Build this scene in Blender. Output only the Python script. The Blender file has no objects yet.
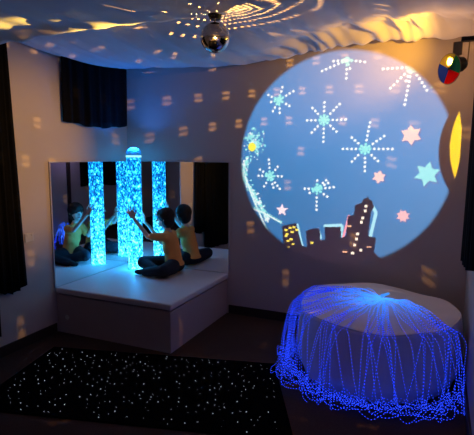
import bpy, bmesh, math, random
import numpy as np
from mathutils import Vector, Matrix, Euler

random.seed(7)
PI = math.pi
S = bpy.context.scene
COL = S.collection

# ------------------------------------------------------------------ camera
YAW, PITCH, ROLL, FPX = -0.4067, 0.1334, 0.006, 471.1
CAM = Vector((3.0733, -4.1795, 1.5863))
fw = Vector((math.sin(YAW) * math.cos(PITCH), math.cos(YAW) * math.cos(PITCH), -math.sin(PITCH)))
rt = Vector((math.cos(YAW), -math.sin(YAW), 0))
up = rt.cross(fw)
r2 = rt * math.cos(ROLL) + up * math.sin(ROLL)
u2 = -rt * math.sin(ROLL) + up * math.cos(ROLL)
cd = bpy.data.cameras.new('camera')
cam = bpy.data.objects.new('camera', cd)
COL.objects.link(cam)
M = Matrix.Identity(4)
for i, v in enumerate((r2, u2, -fw)):
    for j in range(3):
        M[j][i] = v[j]
M.translation = CAM
cam.matrix_world = M
cd.sensor_fit = 'HORIZONTAL'
cd.sensor_width = 36
cd.lens = 36 * FPX / 474
cd.clip_start = 0.05
S.camera = cam

# ------------------------------------------------------------------ colour, world, lights
S.view_settings.view_transform = 'Standard'
S.view_settings.look = 'None'
S.view_settings.exposure = 0.0
S.view_settings.gamma = 1.0
S.view_settings.use_curve_mapping = False
S.cycles.use_denoising = True
S.cycles.max_bounces = 12
S.cycles.glossy_bounces = 8
S.cycles.transparent_max_bounces = 32
S.cycles.sample_clamp_indirect = 3.0
S.cycles.blur_glossy = 0.5
w = bpy.data.worlds.new('world')
S.world = w
w.use_nodes = True
w.node_tree.nodes['Background'].inputs[0].default_value = (0.02, 0.015, 0.04, 1)
w.node_tree.nodes['Background'].inputs[1].default_value = 0.3


def lamp(name, kind, loc, power, color, size=0.05, target=None, spot=None, blend=0.3):
    l = bpy.data.lights.new(name, kind)
    l.energy = power
    l.color = color
    if kind == 'AREA':
        l.size = size
    else:
        l.shadow_soft_size = size
    if kind == 'SPOT':
        l.spot_size = spot
        l.spot_blend = blend
    o = bpy.data.objects.new(name, l)
    COL.objects.link(o)
    o.location = loc
    if target is not None:
        o.rotation_euler = (Vector(target) - Vector(loc)).to_track_quat('-Z', 'Y').to_euler()
    return o


# added fills without fixtures: violet ahead on the right, mauve left of the camera
lamp('violet_fill', 'POINT', (3.0, -2.55, 1.55), 1.7, (0.62, 0.40, 1.0), 0.06)
lamp('mauve_fill', 'POINT', (1.2, -4.6, 1.0), 1.4, (0.80, 0.50, 0.80), 0.2)
# projector bulb, inside the projector
PROJ = Vector((2.55, -4.85, 1.92))
lamp('projector_bulb', 'POINT', PROJ, 2250, (1, 1, 1), 0.0)
# light added inside the ball, in place of the spots its tiles reflect
BALL = Vector((1.808, -1.585, 2.264))
lamp('ball_inner_light', 'POINT', BALL, 100, (1.0, 0.48, 0.11), 0.0008)
# colour wheel lamp
WHEEL = Vector((3.082, -0.80, 2.133))
lamp('wheel_side_fill', 'POINT', (2.98, -0.42, 2.27), 3.0, (1.0, 0.48, 0.15), 0.03)  # added light near the lamp, warms walls and drape

# ------------------------------------------------------------------ dimensions
W, FRONT, CEIL = 3.31, -5.5, 2.80
HP, LX, LY, HM = 0.41, 1.187, 1.101, 1.515
TX, TY, TR = 0.244, -0.232, 0.076


# ------------------------------------------------------------------ materials
def mat(name, color, rough=0.7, metal=0.0, noise=0.0, scale=8.0, bump=0.0, bscale=60.0, sheen=0.0, spec=0.3):
    m = bpy.data.materials.new(name)
    m.use_nodes = True
    nt = m.node_tree
    b = nt.nodes['Principled BSDF']
    b.inputs['Base Color'].default_value = (*color, 1)
    b.inputs['Roughness'].default_value = rough
    b.inputs['Metallic'].default_value = metal
    b.inputs['Specular IOR Level'].default_value = spec
    if sheen:
        b.inputs['Sheen Weight'].default_value = sheen
    tc = nt.nodes.new('ShaderNodeTexCoord')
    if noise:
        n = nt.nodes.new('ShaderNodeTexNoise')
        n.inputs['Scale'].default_value = scale
        n.inputs['Detail'].default_value = 5
        nt.links.new(tc.outputs['Object'], n.inputs['Vector'])
        mx = nt.nodes.new('ShaderNodeMix')
        mx.data_type = 'RGBA'
        mx.inputs[6].default_value = (*[c * (1 - noise) for c in color], 1)
        mx.inputs[7].default_value = (*[min(1, c * (1 + noise)) for c in color], 1)
        nt.links.new(n.outputs['Fac'], mx.inputs[0])
        nt.links.new(mx.outputs[2], b.inputs['Base Color'])
    if bump:
        n = nt.nodes.new('ShaderNodeTexNoise')
        n.inputs['Scale'].default_value = bscale
        n.inputs['Detail'].default_value = 4
        nt.links.new(tc.outputs['Object'], n.inputs['Vector'])
        bp = nt.nodes.new('ShaderNodeBump')
        bp.inputs['Strength'].default_value = bump
        bp.inputs['Distance'].default_value = 0.01
        nt.links.new(n.outputs['Fac'], bp.inputs['Height'])
        nt.links.new(bp.outputs['Normal'], b.inputs['Normal'])
    return m


def emis(name, color, strength):
    m = bpy.data.materials.new(name)
    m.use_nodes = True
    nt = m.node_tree
    nt.nodes.remove(nt.nodes['Principled BSDF'])
    e = nt.nodes.new('ShaderNodeEmission')
    e.inputs[0].default_value = (*color, 1)
    e.inputs[1].default_value = strength
    nt.links.new(e.outputs[0], nt.nodes['Material Output'].inputs[0])
    return m


def clear(name, tint=(1, 1, 1), gloss=0.08, translucent=None, tfac=0.0):
    m = bpy.data.materials.new(name)
    m.use_nodes = True
    nt = m.node_tree
    nt.nodes.remove(nt.nodes['Principled BSDF'])
    t = nt.nodes.new('ShaderNodeBsdfTransparent')
    t.inputs[0].default_value = (*tint, 1)
    g = nt.nodes.new('ShaderNodeBsdfGlossy')
    g.inputs['Roughness'].default_value = 0.08
    last = t
    if translucent:
        tr = nt.nodes.new('ShaderNodeBsdfTranslucent')
        tr.inputs[0].default_value = (*translucent, 1)
        m0 = nt.nodes.new('ShaderNodeMixShader')
        m0.inputs[0].default_value = tfac
        nt.links.new(t.outputs[0], m0.inputs[1])
        nt.links.new(tr.outputs[0], m0.inputs[2])
        last = m0
    mx = nt.nodes.new('ShaderNodeMixShader')
    mx.inputs[0].default_value = gloss
    nt.links.new(last.outputs[0], mx.inputs[1])
    nt.links.new(g.outputs[0], mx.inputs[2])
    nt.links.new(mx.outputs[0], nt.nodes['Material Output'].inputs[0])
    return m


M_wall = mat('wall_paint', (0.52, 0.46, 0.43), 0.85, noise=0.03, scale=3, bump=0.05, bscale=120)
M_back = M_wall
M_floor = mat('brown_carpet', (0.065, 0.040, 0.034), 0.95, noise=0.35, scale=90, bump=0.5, bscale=400, spec=0.05)
M_base = mat('dark_skirting', (0.035, 0.022, 0.018), 0.5)
M_ceil = mat('ceiling_paint', (0.5, 0.48, 0.46), 0.9)
M_fabric = mat('white_drape', (0.72, 0.70, 0.72), 0.9, noise=0.05, scale=6, bump=0.35, bscale=9, sheen=0.2)
M_black = mat('black_cloth', (0.006, 0.006, 0.007), 0.95, noise=0.3, scale=30, spec=0.05)
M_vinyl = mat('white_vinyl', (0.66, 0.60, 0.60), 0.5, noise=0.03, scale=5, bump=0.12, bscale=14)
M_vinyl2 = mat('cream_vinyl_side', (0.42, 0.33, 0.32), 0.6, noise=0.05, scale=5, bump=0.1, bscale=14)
M_frame = mat('pale_trim', (0.42, 0.40, 0.42), 0.4)
M_mirror = mat('mirror_glass', (0.86, 0.88, 0.88), 0.015, metal=1.0)
M_tile = mat('mirror_tile', (0.55, 0.53, 0.50), 0.06, metal=1.0)
M_darkin = mat('black_plastic', (0.008, 0.008, 0.008), 0.5)
M_metal = mat('dull_brass_metal', (0.30, 0.22, 0.12), 0.4, metal=0.8)
M_plate = mat('white_plastic', (0.6, 0.58, 0.55), 0.4)
M_rug = mat('black_star_rug', (0.002, 0.002, 0.003), 1.0, noise=0.4, scale=150, bump=0.3, bscale=300, spec=0.0)
M_star = emis('star_point_light', (0.75, 0.85, 1.0), 1.8)
M_bean = mat('pale_beanbag_cloth', (0.78, 0.68, 0.66), 0.8, noise=0.05, scale=4, bump=0.35, bscale=7, sheen=0.1)
M_skin = mat('skin', (0.60, 0.40, 0.32), 0.55, noise=0.05, scale=12)
M_hair = mat('dark_brown_hair', (0.022, 0.012, 0.008), 0.6, noise=0.5, scale=60, bump=0.8, bscale=50)
M_shirt = mat('amber_cotton', (0.85, 0.36, 0.09), 0.85, noise=0.06, scale=14, bump=0.4, bscale=18)
M_trous = mat('dark_navy_cotton', (0.012, 0.013, 0.022), 0.85, noise=0.15, scale=18, bump=0.4, bscale=18)
M_shoe = mat('dark_sock', (0.02, 0.014, 0.014), 0.8)
M_eye = mat('dark_eye', (0.01, 0.008, 0.006), 0.2)
M_lip = mat('lip', (0.42, 0.16, 0.14), 0.5)


# ------------------------------------------------------------------ mesh helpers
def link(name, me, parent=None, loc=None):
    o = bpy.data.objects.new(name, me)
    COL.objects.link(o)
    if parent is not None:
        o.parent = parent
    if loc is not None:
        o.location = loc
    return o


def obj(name, bm, material, parent=None, smooth=False, base=None):
    """base: world point that becomes the object's origin (geometry is given in the parent's space)"""
    me = bpy.data.meshes.new(name)
    if base is not None:
        bmesh.ops.translate(bm, verts=bm.verts, vec=-Vector(base))
    bm.normal_update()
    bm.to_mesh(me)
    bm.free()
    for m in (material if isinstance(material, (list, tuple)) else [material]):
        me.materials.append(m)
    if smooth:
        for p in me.polygons:
            p.use_smooth = True
    return link(name, me, parent, base)


def tag(o, label, cat, group=None):
    o['label'] = label
    o['category'] = cat
    if group:
        o['group'] = group
    return o


def struct(o):
    o['kind'] = 'structure'
    return o


def thing(name, loc, label, cat, group=None):
    o = bpy.data.objects.new(name, None)
    COL.objects.link(o)
    o.location = loc
    return tag(o, label, cat, group)


def box(bm, a, b, bevel=0.0, seg=2):
    r = bmesh.ops.create_cube(bm, size=1)
    vs = r['verts']
    a, b = Vector(a), Vector(b)
    for v in vs:
        v.co = Vector([(a[i] + b[i]) / 2 + v.co[i] * (b[i] - a[i]) for i in range(3)])
    if bevel:
        es = list({e for v in vs for e in v.link_edges})
        bmesh.ops.bevel(bm, geom=es, offset=bevel, segments=seg, affect='EDGES', profile=0.5)
    return vs


def boxobj(name, a, b, m, parent=None, bevel=0.0, seg=2, base=None, smooth=False):
    bm = bmesh.new()
    box(bm, a, b, bevel, seg)
    return obj(name, bm, m, parent, base=base, smooth=smooth)


def frame_of(d):
    d = d.normalized()
    a = Vector((0, 0, 1)) if abs(d.z) < 0.9 else Vector((1, 0, 0))
    s = d.cross(a).normalized()
    return s, d.cross(s).normalized()


def tube(bm, pts, rad, n=8, cap=True, uv=None):
    pts = [Vector(p) for p in pts]
    if not isinstance(rad, (list, tuple)):
        rad = [rad] * len(pts)
    rings = []
    s = None
    for i, p in enumerate(pts):
        d = (pts[min(i + 1, len(pts) - 1)] - pts[max(i - 1, 0)])
        if d.length < 1e-9:
            d = Vector((0, 0, 1))
        d.normalize()
        if s is None:
            s, t = frame_of(d)
        else:
            s = (s - d * s.dot(d))
            s = s.normalized() if s.length > 1e-6 else frame_of(d)[0]
            t = d.cross(s)
        rings.append([bm.verts.new(p + (s * math.cos(2 * PI * k / n) + t * math.sin(2 * PI * k / n)) * rad[i]) for k in range(n)])
    L = 0
    for i in range(len(rings) - 1):
        seg = (pts[i + 1] - pts[i]).length
        for k in range(n):
            f = bm.faces.new((rings[i][k], rings[i][(k + 1) % n], rings[i + 1][(k + 1) % n], rings[i + 1][k]))
            if uv is not None:
                for lp, vv in zip(f.loops, (L, L, L + seg, L + seg)):
                    lp[uv].uv = (k / n, vv)
        L += seg
    if cap:
        bm.faces.new(list(reversed(rings[0])))
        bm.faces.new(rings[-1])
    return rings


def lathe(bm, prof, c, n=48, axis=None, closed=False):
    """prof: list of (r, h) from bottom to top around +Z (or axis) at c"""
    c = Vector(c)
    q = Vector(axis).to_track_quat('Z', 'Y') if axis is not None else None
    rings = []
    for r, h in prof:
        if r < 1e-6:
            p = Vector((0, 0, h))
            rings.append([bm.verts.new(c + (q @ p if q else p))])
        else:
            ring = []
            for k in range(n):
                p = Vector((r * math.cos(2 * PI * k / n), r * math.sin(2 * PI * k / n), h))
                ring.append(bm.verts.new(c + (q @ p if q else p)))
            rings.append(ring)
    for a, b in zip(rings, rings[1:]):
        for k in range(n):
            k2 = (k + 1) % n
            if len(a) == 1 and len(b) == 1:
                continue
            if len(a) == 1:
                bm.faces.new((a[0], b[k2], b[k]))
            elif len(b) == 1:
                bm.faces.new((a[k], a[k2], b[0]))
            else:
                bm.faces.new((a[k], a[k2], b[k2], b[k]))
    return rings


def capsule_mesh(caps, voxel, smooth_it=6, sub=None):
    """continuous surface around tapered capsules (p, q, rp, rq) and balls (p, (rx,ry,rz))"""
    bm = bmesh.new()
    for c in caps:
        if len(c) == 2:
            p, r = c
            v = bmesh.ops.create_uvsphere(bm, u_segments=16, v_segments=12, radius=1)['verts']
            for x in v:
                x.co = Vector(p) + Vector((x.co.x * r[0], x.co.y * r[1], x.co.z * r[2]))
        else:
            p, q, a, b = c
            p, q = Vector(p), Vector(q)
            d = q - p
            pts, rr = [], []
            for t in (0, .25, .5, .75, 1):
                pts.append(p + d * t)
                rr.append(a + (b - a) * t)
            tube(bm, pts, rr, 12)
            for pt, r in ((p, a), (q, b)):
                v = bmesh.ops.create_uvsphere(bm, u_segments=12, v_segments=8, radius=r)['verts']
                for x in v:
                    x.co = x.co + pt
    me = bpy.data.meshes.new('tmp')
    bm.to_mesh(me)
    bm.free()
    o = bpy.data.objects.new('tmp', me)
    COL.objects.link(o)
    rm = o.modifiers.new('r', 'REMESH')
    rm.mode = 'VOXEL'
    rm.voxel_size = voxel
    if smooth_it:
        sm = o.modifiers.new('s', 'SMOOTH')
        sm.iterations = smooth_it
        sm.factor = 0.5
    dg = bpy.context.evaluated_depsgraph_get()
    out = bpy.data.meshes.new_from_object(o.evaluated_get(dg))
    bpy.data.objects.remove(o)
    bpy.data.meshes.remove(me)
    for p in out.polygons:
        p.use_smooth = True
    return out


def meshobj(name, me, material, parent, base):
    me.name = name
    me.materials.clear()
    me.materials.append(material)
    me.transform(Matrix.Translation(-Vector(base)))
    return link(name, me, parent)


# ------------------------------------------------------------------ room shell
struct(boxobj('floor', (-0.12, FRONT - 0.12, -0.1), (W + 0.12, 0.12, 0), M_floor))
struct(boxobj('ceiling', (-0.12, FRONT - 0.12, CEIL), (W + 0.12, 0.12, CEIL + 0.1), M_ceil))
struct(boxobj('wall_left', (-0.12, FRONT - 0.12, 0), (0, 0.12, CEIL), M_wall))
struct(boxobj('wall_back', (0, 0, 0), (W, 0.12, CEIL), M_back))
struct(boxobj('wall_right', (W, FRONT - 0.12, 0), (W + 0.12, 0.12, CEIL), M_wall))
struct(boxobj('wall_front', (0, FRONT - 0.12, 0), (W, FRONT, CEIL), M_wall))


def skirting(name, a, b, m=M_base):
    return struct(boxobj(name, a, b, m, bevel=0.003, seg=1))


skirting('baseboard_left', (0, FRONT, 0), (0.014, -LY - 0.004, 0.088))
skirting('baseboard_back', (LX + 0.004, -0.014, 0), (W, 0, 0.088))
skirting('baseboard_right', (W - 0.014, FRONT, 0), (W, -0.014, 0.088))


# ------------------------------------------------------------------ draped ceiling fabric
def sstep(t):
    t = max(0.0, min(1.0, t))
    return t * t * (3 - 2 * t)


def sheet(name, f, nu, nv, m, thick=0.0):
    bm = bmesh.new()
    g = [[bm.verts.new(f(i / nu, j / nv)) for j in range(nv + 1)] for i in range(nu + 1)]
    for i in range(nu):
        for j in range(nv):
            bm.faces.new((g[i][j], g[i + 1][j], g[i + 1][j + 1], g[i][j + 1]))
    if thick:
        bm.normal_update()
        geom = bmesh.ops.solidify(bm, geom=bm.faces[:], thickness=thick)
    return obj(name, bm, m, smooth=True)


BAT_Y = -1.60


def back_panel(u, v):
    x = 0.004 + u * (W - 0.008)
    y = -0.004 + v * (BAT_Y + 0.004)
    zb = 2.432 + 0.02 * math.sin(x * 3.0 + 1) + 0.07 * sstep((x - 1.3) / 1.6)
    right = sstep((x - 1.3) / 0.8)
    z = (zb + 0.035 * right) * (1 - v) + 2.47 * v
    z -= 0.060 * right * math.exp(-((v - 0.065) / 0.04) ** 2) * (1 + 0.10 * math.sin(x * 19 + 2 * math.sin(x * 6)) + 0.06 * math.sin(x * 47))
    z += right * 0.030 * math.exp(-((v - 0.15) / 0.06) ** 2) * math.sin(x * 24 + 2.2 * math.sin(x * 7) + 18 * v)
    z += right * 0.012 * math.exp(-((v - 0.16) / 0.12) ** 2) * math.sin(x * 58 + 40 * v + 3 * math.sin(x * 9))
    z -= 0.09 * math.sin(PI * v) ** 0.8 * (0.7 + 0.3 * math.sin(PI * u)) * (1 - 0.9 * sstep((x - 1.0) / 1.4))
    z += 0.085 * sstep(v / 0.22) * (1 - v) * sstep((x - 1.2) / 1.2)
    # gathers running from the batten to the wall
    pl = math.sin(x * 17 + 2.5 * v + 1.1 * math.sin(x * 5)) * 0.012 + math.sin(x * 41 - 3 * v) * 0.004
    z += pl * (0.25 + math.sin(PI * v))
    # puckers where the cloth is pinned near the back wall, right side
    pk = sstep((x - 1.9) / 0.3) * (1 - v) ** 3
    z += pk * 0.018 * math.sin(x * 26 + 1.7 * math.sin(x * 7)) * math.sin(PI * min(1, v * 4))
    return Vector((x, y, z))


def front_panel(u, v):
    x = 0.004 + u * (W - 0.008)
    y = BAT_Y - (v - 0.05) * 1.63
    if v < 0.05:
        y = BAT_Y
        return Vector((x, y + 0.006 * math.sin(x * 23), front_panel(u, 0.051).z + (0.05 - v) / 0.05 * 0.075))
    z = 2.395 + 0.012 * math.sin(x * 2.4 + 0.4) + 0.02 * sstep((x - 1.4) / 1.2)
    z += 0.10 * v - 0.03 * math.sin(PI * v)
    z -= 0.055 * sstep((1.5 - x) / 1.3) * math.exp(-((v - 0.085) / 0.035) ** 2) * (1 + 0.15 * math.sin(x * 21))
    z += math.sin(x * 11 + 3 * v) * 0.012 * math.sin(PI * v) + math.sin(x * 29 + 5 * v) * 0.004
    return Vector((x, y, z))


def rear_panel(u, v):
    p = front_panel(u, 1.0)
    y = p.y - v * (p.y - (FRONT + 0.01)) * 1.0
    return Vector((p.x, y, p.z - 0.10 * math.sin(PI * v) - 0.02 * v + 0.02 * math.sin(p.x * 9) * math.sin(PI * v)))


f1 = tag(sheet('ceiling_drape', back_panel, 240, 90, M_fabric, 0.003),
         'white ceiling drape sagging behind the mirror ball, pinned to the back wall', 'drape', 'ceiling drapes')
f2 = tag(sheet('ceiling_drape', front_panel, 200, 60, M_fabric, 0.003),
         'white ceiling drape in front of the mirror ball, its edge lit yellow', 'drape', 'ceiling drapes')
f3 = tag(sheet('ceiling_drape', rear_panel, 80, 50, M_fabric, 0.003),  # unseen panel, added for its effect on the shading
         'white ceiling drape at the room\'s rear, above and behind the viewer', 'drape', 'ceiling drapes')
# batten carrying the drapes and the ball
tag(boxobj('ceiling_batten', (0.003, BAT_Y - 0.022, 2.485), (W - 0.003, BAT_Y + 0.022, 2.515), M_frame, base=(1.6, BAT_Y, 2.44)),
    'long timber batten the ceiling drapes hang over, between the two drapes', 'batten')


# ------------------------------------------------------------------ black curtains
def curtain(name, plan, z0, z1, label, cat='curtain', group='black curtains', amp=0.018, folds=9, hem=0.02, seed=1, rise=0.0, lean=0.0):
    """plan: polyline of the hanging line (x,y) on the room side; a thick pleated cloth"""
    rnd = random.Random(seed)
    ph = [rnd.uniform(0, 6.28) for _ in range(4)]
    (xa, ya), (xb, yb) = plan
    d = Vector((xb - xa, yb - ya, 0))
    n = Vector((-d.y, d.x, 0)).normalized()
    nu, nv = folds * 10, 14
    bm = bmesh.new()
    fr, bk = [], []
    for i in range(nu + 1):
        u = i / nu
        fc, bc = [], []
        for j in range(nv + 1):
            v = j / nv
            a = amp * (0.45 + 0.55 * (1 - v))
            off = a * (math.sin(2 * PI * folds * u + ph[0]) + 0.4 * math.sin(2 * PI * folds * 1.7 * u + ph[1] + v))
            zz = z0 + (z1 - z0) * v + rise * u * (1 - v)
            if j == 0:
                zz += hem * math.sin(5 * u + ph[2]) + 0.3 * hem * math.sin(23 * u + ph[3])
            p = Vector((xa, ya, 0)) + d * u + n * off + Vector((0, 0, zz))
            p.y -= lean * u * v
            q = p - n * 0.006
            fc.append(bm.verts.new(p))
            bc.append(bm.verts.new(q))
        fr.append(fc)
        bk.append(bc)
    for i in range(nu):
        for j in range(nv):
            bm.faces.new((fr[i][j], fr[i + 1][j], fr[i + 1][j + 1], fr[i][j + 1]))
            bm.faces.new((bk[i][j], bk[i][j + 1], bk[i + 1][j + 1], bk[i + 1][j]))
        bm.faces.new((fr[i][0], bk[i][0], bk[i + 1][0], fr[i + 1][0]))
        bm.faces.new((fr[i][nv], fr[i + 1][nv], bk[i + 1][nv], bk[i][nv]))
    for j in range(nv):
        bm.faces.new((fr[0][j], fr[0][j + 1], bk[0][j + 1], bk[0][j]))
        bm.faces.new((fr[nu][j], bk[nu][j], bk[nu][j + 1], fr[nu][j + 1]))
    o = obj(name, bm, M_black, smooth=True, base=((xa + xb) / 2, (ya + yb) / 2, z0))
    tag(o, label, cat, group)
    return o


curtain('blackout_curtain', ((0.035, -0.945), (0.035, -0.03)), 1.85, 2.46,
        'short black window curtain high on the left wall by the corner', folds=7, amp=0.012, seed=3)
curtain('blackout_curtain', ((0.035, -1.70), (0.035, -1.425)), 0.51, 2.44,
        'long black curtain on the left wall, its hem ending just beside the wall socket', folds=4, amp=0.014, seed=4, lean=0.075)
curtain('blackout_curtain', ((0.035, -2.56), (0.035, -1.71)), 0.20, 2.44,
        'black curtain hanging lowest on the left wall, at the picture\'s left edge', folds=8, amp=0.016, seed=5)
curtain('blackout_curtain', ((3.262, -0.50), (3.262, -2.05)), 0.83, 2.05,
        'black curtain on the right wall beside the bean bag', rise=0.26, folds=10, amp=0.014, seed=6)
curtain('blackout_curtain', ((3.27, -2.95), (3.27, -4.6)), 0.94, 2.44,
        'black window curtain seen only in the mirror, behind the left tube', folds=10, amp=0.014, seed=8)
curtain('blackout_curtain', ((3.24, -5.44), (2.92, -5.44)), 0.06, 2.44,
        'narrow floor-length black curtain in the far corner, mirrored beside the real bubble tube', folds=4, amp=0.014, seed=9)
tag(boxobj('door_jamb', (3.285, -2.70, 0.0), (3.309, -2.62, 2.05), M_base, base=(3.3, -2.66, 0)),
    'dark upright strip on the right wall, mirrored beyond the child\'s reflection', 'door jamb')

# wall socket
t = thing('wall_socket', (0.0, -1.36, 0.90), 'white double wall socket on the left wall beside the black curtain', 'socket')
boxobj('face_plate', (0.0005, -0.043, -0.036), (0.010, 0.043, 0.036), M_plate, t, bevel=0.003)
for s in (-1, 1):
    boxobj('switch', (0.010, s * 0.022 - 0.006, 0.012), (0.0135, s * 0.022 + 0.006, 0.028), M_plate, t, bevel=0.001, seg=1)

# ------------------------------------------------------------------ mirrors
def mirror(name, label, org, ax, length):
    t = thing(name, org, label, 'mirror', 'corner mirrors')
    n = Vector((1, 0, 0)) if ax == 'y' else Vector((0, -1, 0))
    L = Vector((0, -1, 0)) if ax == 'y' else Vector((1, 0, 0))

    def bx(nm, l0, l1, z0, z1, d0, d1, m, bev=0.0):
        a = L * l0 + n * d0 + Vector((0, 0, z0))
        b = L * l1 + n * d1 + Vector((0, 0, z1))
        lo = [min(a[i], b[i]) for i in range(3)]
        hi = [max(a[i], b[i]) for i in range(3)]
        boxobj(nm, lo, hi, m, t, bevel=bev, seg=1)
    h = HM - HP
    c = 0.0055
    bx('mirror_pane', 0.001, length - 0.012, 0.001, h - 0.008, 0.0005, 0.004, M_mirror)
    bx('edge_trim', length - 0.012, length, 0.001, h, 0.0005, 0.012, M_frame)
    bx('top_trim', c, length - 0.012, h - 0.008, h, 0.0005, 0.008, M_frame)


mirror('wall_mirror', 'large mirror on the left wall, standing on the white platform', (0, 0, HP), 'y', LY + 0.012)
mirror('wall_mirror', 'large mirror on the back wall, showing the mirrored black curtain', (0, 0, HP), 'x', LX + 0.012)

# ------------------------------------------------------------------ platform
t = thing('padded_platform', (LX / 2, -LY / 2, 0), 'white vinyl padded corner platform under the mirrors', 'platform')
lx, ly = LX / 2, LY / 2
LID = 0.052
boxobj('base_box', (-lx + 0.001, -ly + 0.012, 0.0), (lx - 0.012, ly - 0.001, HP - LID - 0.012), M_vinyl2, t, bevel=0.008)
bm = bmesh.new()
box(bm, (-lx + 0.001, -ly, HP - LID), (lx, ly - 0.001, HP), 0.014, 3)
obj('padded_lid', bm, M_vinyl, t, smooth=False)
bm = bmesh.new()
box(bm, (-lx + 0.02, -ly + 0.025, HP - LID - 0.008), (lx - 0.025, ly - 0.01, HP - LID + 0.004))
obj('gap_shade_insert', bm, M_darkin, t)  # black insert added for the shade in the gap under the lid
bm = bmesh.new()
lathe(bm, [(0.0, 0.0), (0.022, 0.0), (0.022, 0.003), (0.0, 0.003)], (-lx + 0.115, -ly + 0.012, 0.15), 24, axis=(0, -1, 0))
b_ = obj('round_tag', bm, M_plate, t)
b_['label'] = 'small pale round tag low on the front panel'

# ------------------------------------------------------------------ bubble tube
M_col = bpy.data.materials.new('glowing_bubble_water')
M_col.use_nodes = True
nt = M_col.node_tree
nt.nodes.remove(nt.nodes['Principled BSDF'])
tc = nt.nodes.new('ShaderNodeTexCoord')
mp = nt.nodes.new('ShaderNodeMapping')
mp.inputs['Scale'].default_value = (1, 1, 0.72)
nt.links.new(tc.outputs['Object'], mp.inputs[0])
n1 = nt.nodes.new('ShaderNodeTexNoise')
n1.inputs['Scale'].default_value = 30
n1.inputs['Detail'].default_value = 5
n1.inputs['Roughness'].default_value = 0.7
n1.inputs['Distortion'].default_value = 0.6
vo = nt.nodes.new('ShaderNodeTexVoronoi')
vo.inputs['Scale'].default_value = 60
nt.links.new(mp.outputs[0], n1.inputs[0])
nt.links.new(mp.outputs[0], vo.inputs[0])
sep = nt.nodes.new('ShaderNodeSeparateXYZ')
nt.links.new(tc.outputs['Object'], sep.inputs[0])
ad = nt.nodes.new('ShaderNodeMath')
ad.operation = 'MULTIPLY_ADD'
ad.inputs[1].default_value = -0.35
nt.links.new(vo.outputs['Distance'], ad.inputs[0])
nt.links.new(n1.outputs['Fac'], ad.inputs[2])
zz = nt.nodes.new('ShaderNodeMapRange')      # brighter towards the lit base
zz.inputs[1].default_value = 0.0
zz.inputs[2].default_value = 0.9
zz.inputs[3].default_value = 0.10
zz.inputs[4].default_value = -0.03
nt.links.new(sep.outputs['Z'], zz.inputs[0])
ad2 = nt.nodes.new('ShaderNodeMath')
nt.links.new(ad.outputs[0], ad2.inputs[0])
nt.links.new(zz.outputs[0], ad2.inputs[1])
cr = nt.nodes.new('ShaderNodeValToRGB')
el = cr.color_ramp.elements
el[0].position, el[0].color = 0.24, (0.0, 0.012, 0.06, 1)
el[1].position, el[1].color = 0.54, (0.11, 0.45, 0.55, 1)
e = el.new(0.30)
e.color = (0.0, 0.05, 0.16, 1)
e = el.new(0.37)
e.color = (0.002, 0.12, 0.26, 1)
e = el.new(0.45)
e.color = (0.02, 0.25, 0.40, 1)
nt.links.new(ad2.outputs[0], cr.inputs[0])
em = nt.nodes.new('ShaderNodeEmission')
em.inputs[1].default_value = 6.5
nt.links.new(cr.outputs[0], em.inputs[0])
wt = nt.nodes.new('ShaderNodeBsdfTransparent')          # lets the added lights inside shine out
wt.inputs[0].default_value = (0.2, 0.3, 0.38, 1)
wa = nt.nodes.new('ShaderNodeAddShader')
nt.links.new(em.outputs[0], wa.inputs[0])
nt.links.new(wt.outputs[0], wa.inputs[1])
nt.links.new(wa.outputs[0], nt.nodes['Material Output'].inputs[0])
M_col.cycles.emission_sampling = 'FRONT_BACK'
M_acr = clear('clear_acrylic', (0.97, 0.99, 1.0), 0.07)
M_dome = clear('frosted_dome', (0.45, 0.8, 1.0), 0.2, (0.2, 0.7, 1.0), 0.5)
M_glowring = emis('glowing_collar', (0.35, 0.9, 1.0), 1.3)  # tube light on the top collar, put in as emission

t = thing('bubble_tube', (TX, TY, HP), 'tall clear bubble tube glowing cyan blue, standing on the platform corner', 'bubble tube')
zt = 1.648 - HP
zc = 1.575 - HP
bm = bmesh.new()
lathe(bm, [(0, 0.004), (TR - 0.004, 0.004), (TR - 0.004, zc - 0.01), (0, zc - 0.01)], (0, 0, 0), 48)
for f in bm.faces:
    f.smooth = len(f.verts) == 4
obj('bubble_column', bm, M_col, t)
bm = bmesh.new()
lathe(bm, [(TR, 0.002), (TR, zc - 0.03)], (0, 0, 0), 48)
obj('acrylic_tube', bm, M_acr, t, smooth=True)
bm = bmesh.new()
lathe(bm, [(TR - 0.003, zc - 0.024), (TR + 0.001, zc - 0.024), (TR + 0.001, zc - 0.006), (TR - 0.003, zc - 0.006)], (0, 0, 0), 48)
obj('top_collar', bm, M_glowring, t, smooth=False)
bm = bmesh.new()
R = TR
prof = [(R, zc - 0.004), (R, zc + 0.01)]
hh = zt - zc - 0.01
for k in range(1, 11):
    a = k / 10 * PI / 2
    prof.append((R * math.cos(a) if k < 10 else 0, zc + 0.01 + hh * math.sin(a)))
lathe(bm, prof, (0, 0, 0), 48)
obj('dome_cap', bm, M_dome, t, smooth=True)
bm = bmesh.new()
lathe(bm, [(TR + 0.001, 0.0005), (TR + 0.008, 0.0005), (TR + 0.008, 0.010), (TR + 0.001, 0.010)], (0, 0, 0), 48)
obj('base_collar', bm, clear('clear_collar', (0.7, 0.9, 1), 0.1, (0.6, 0.9, 1), 0.5), t)
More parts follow.
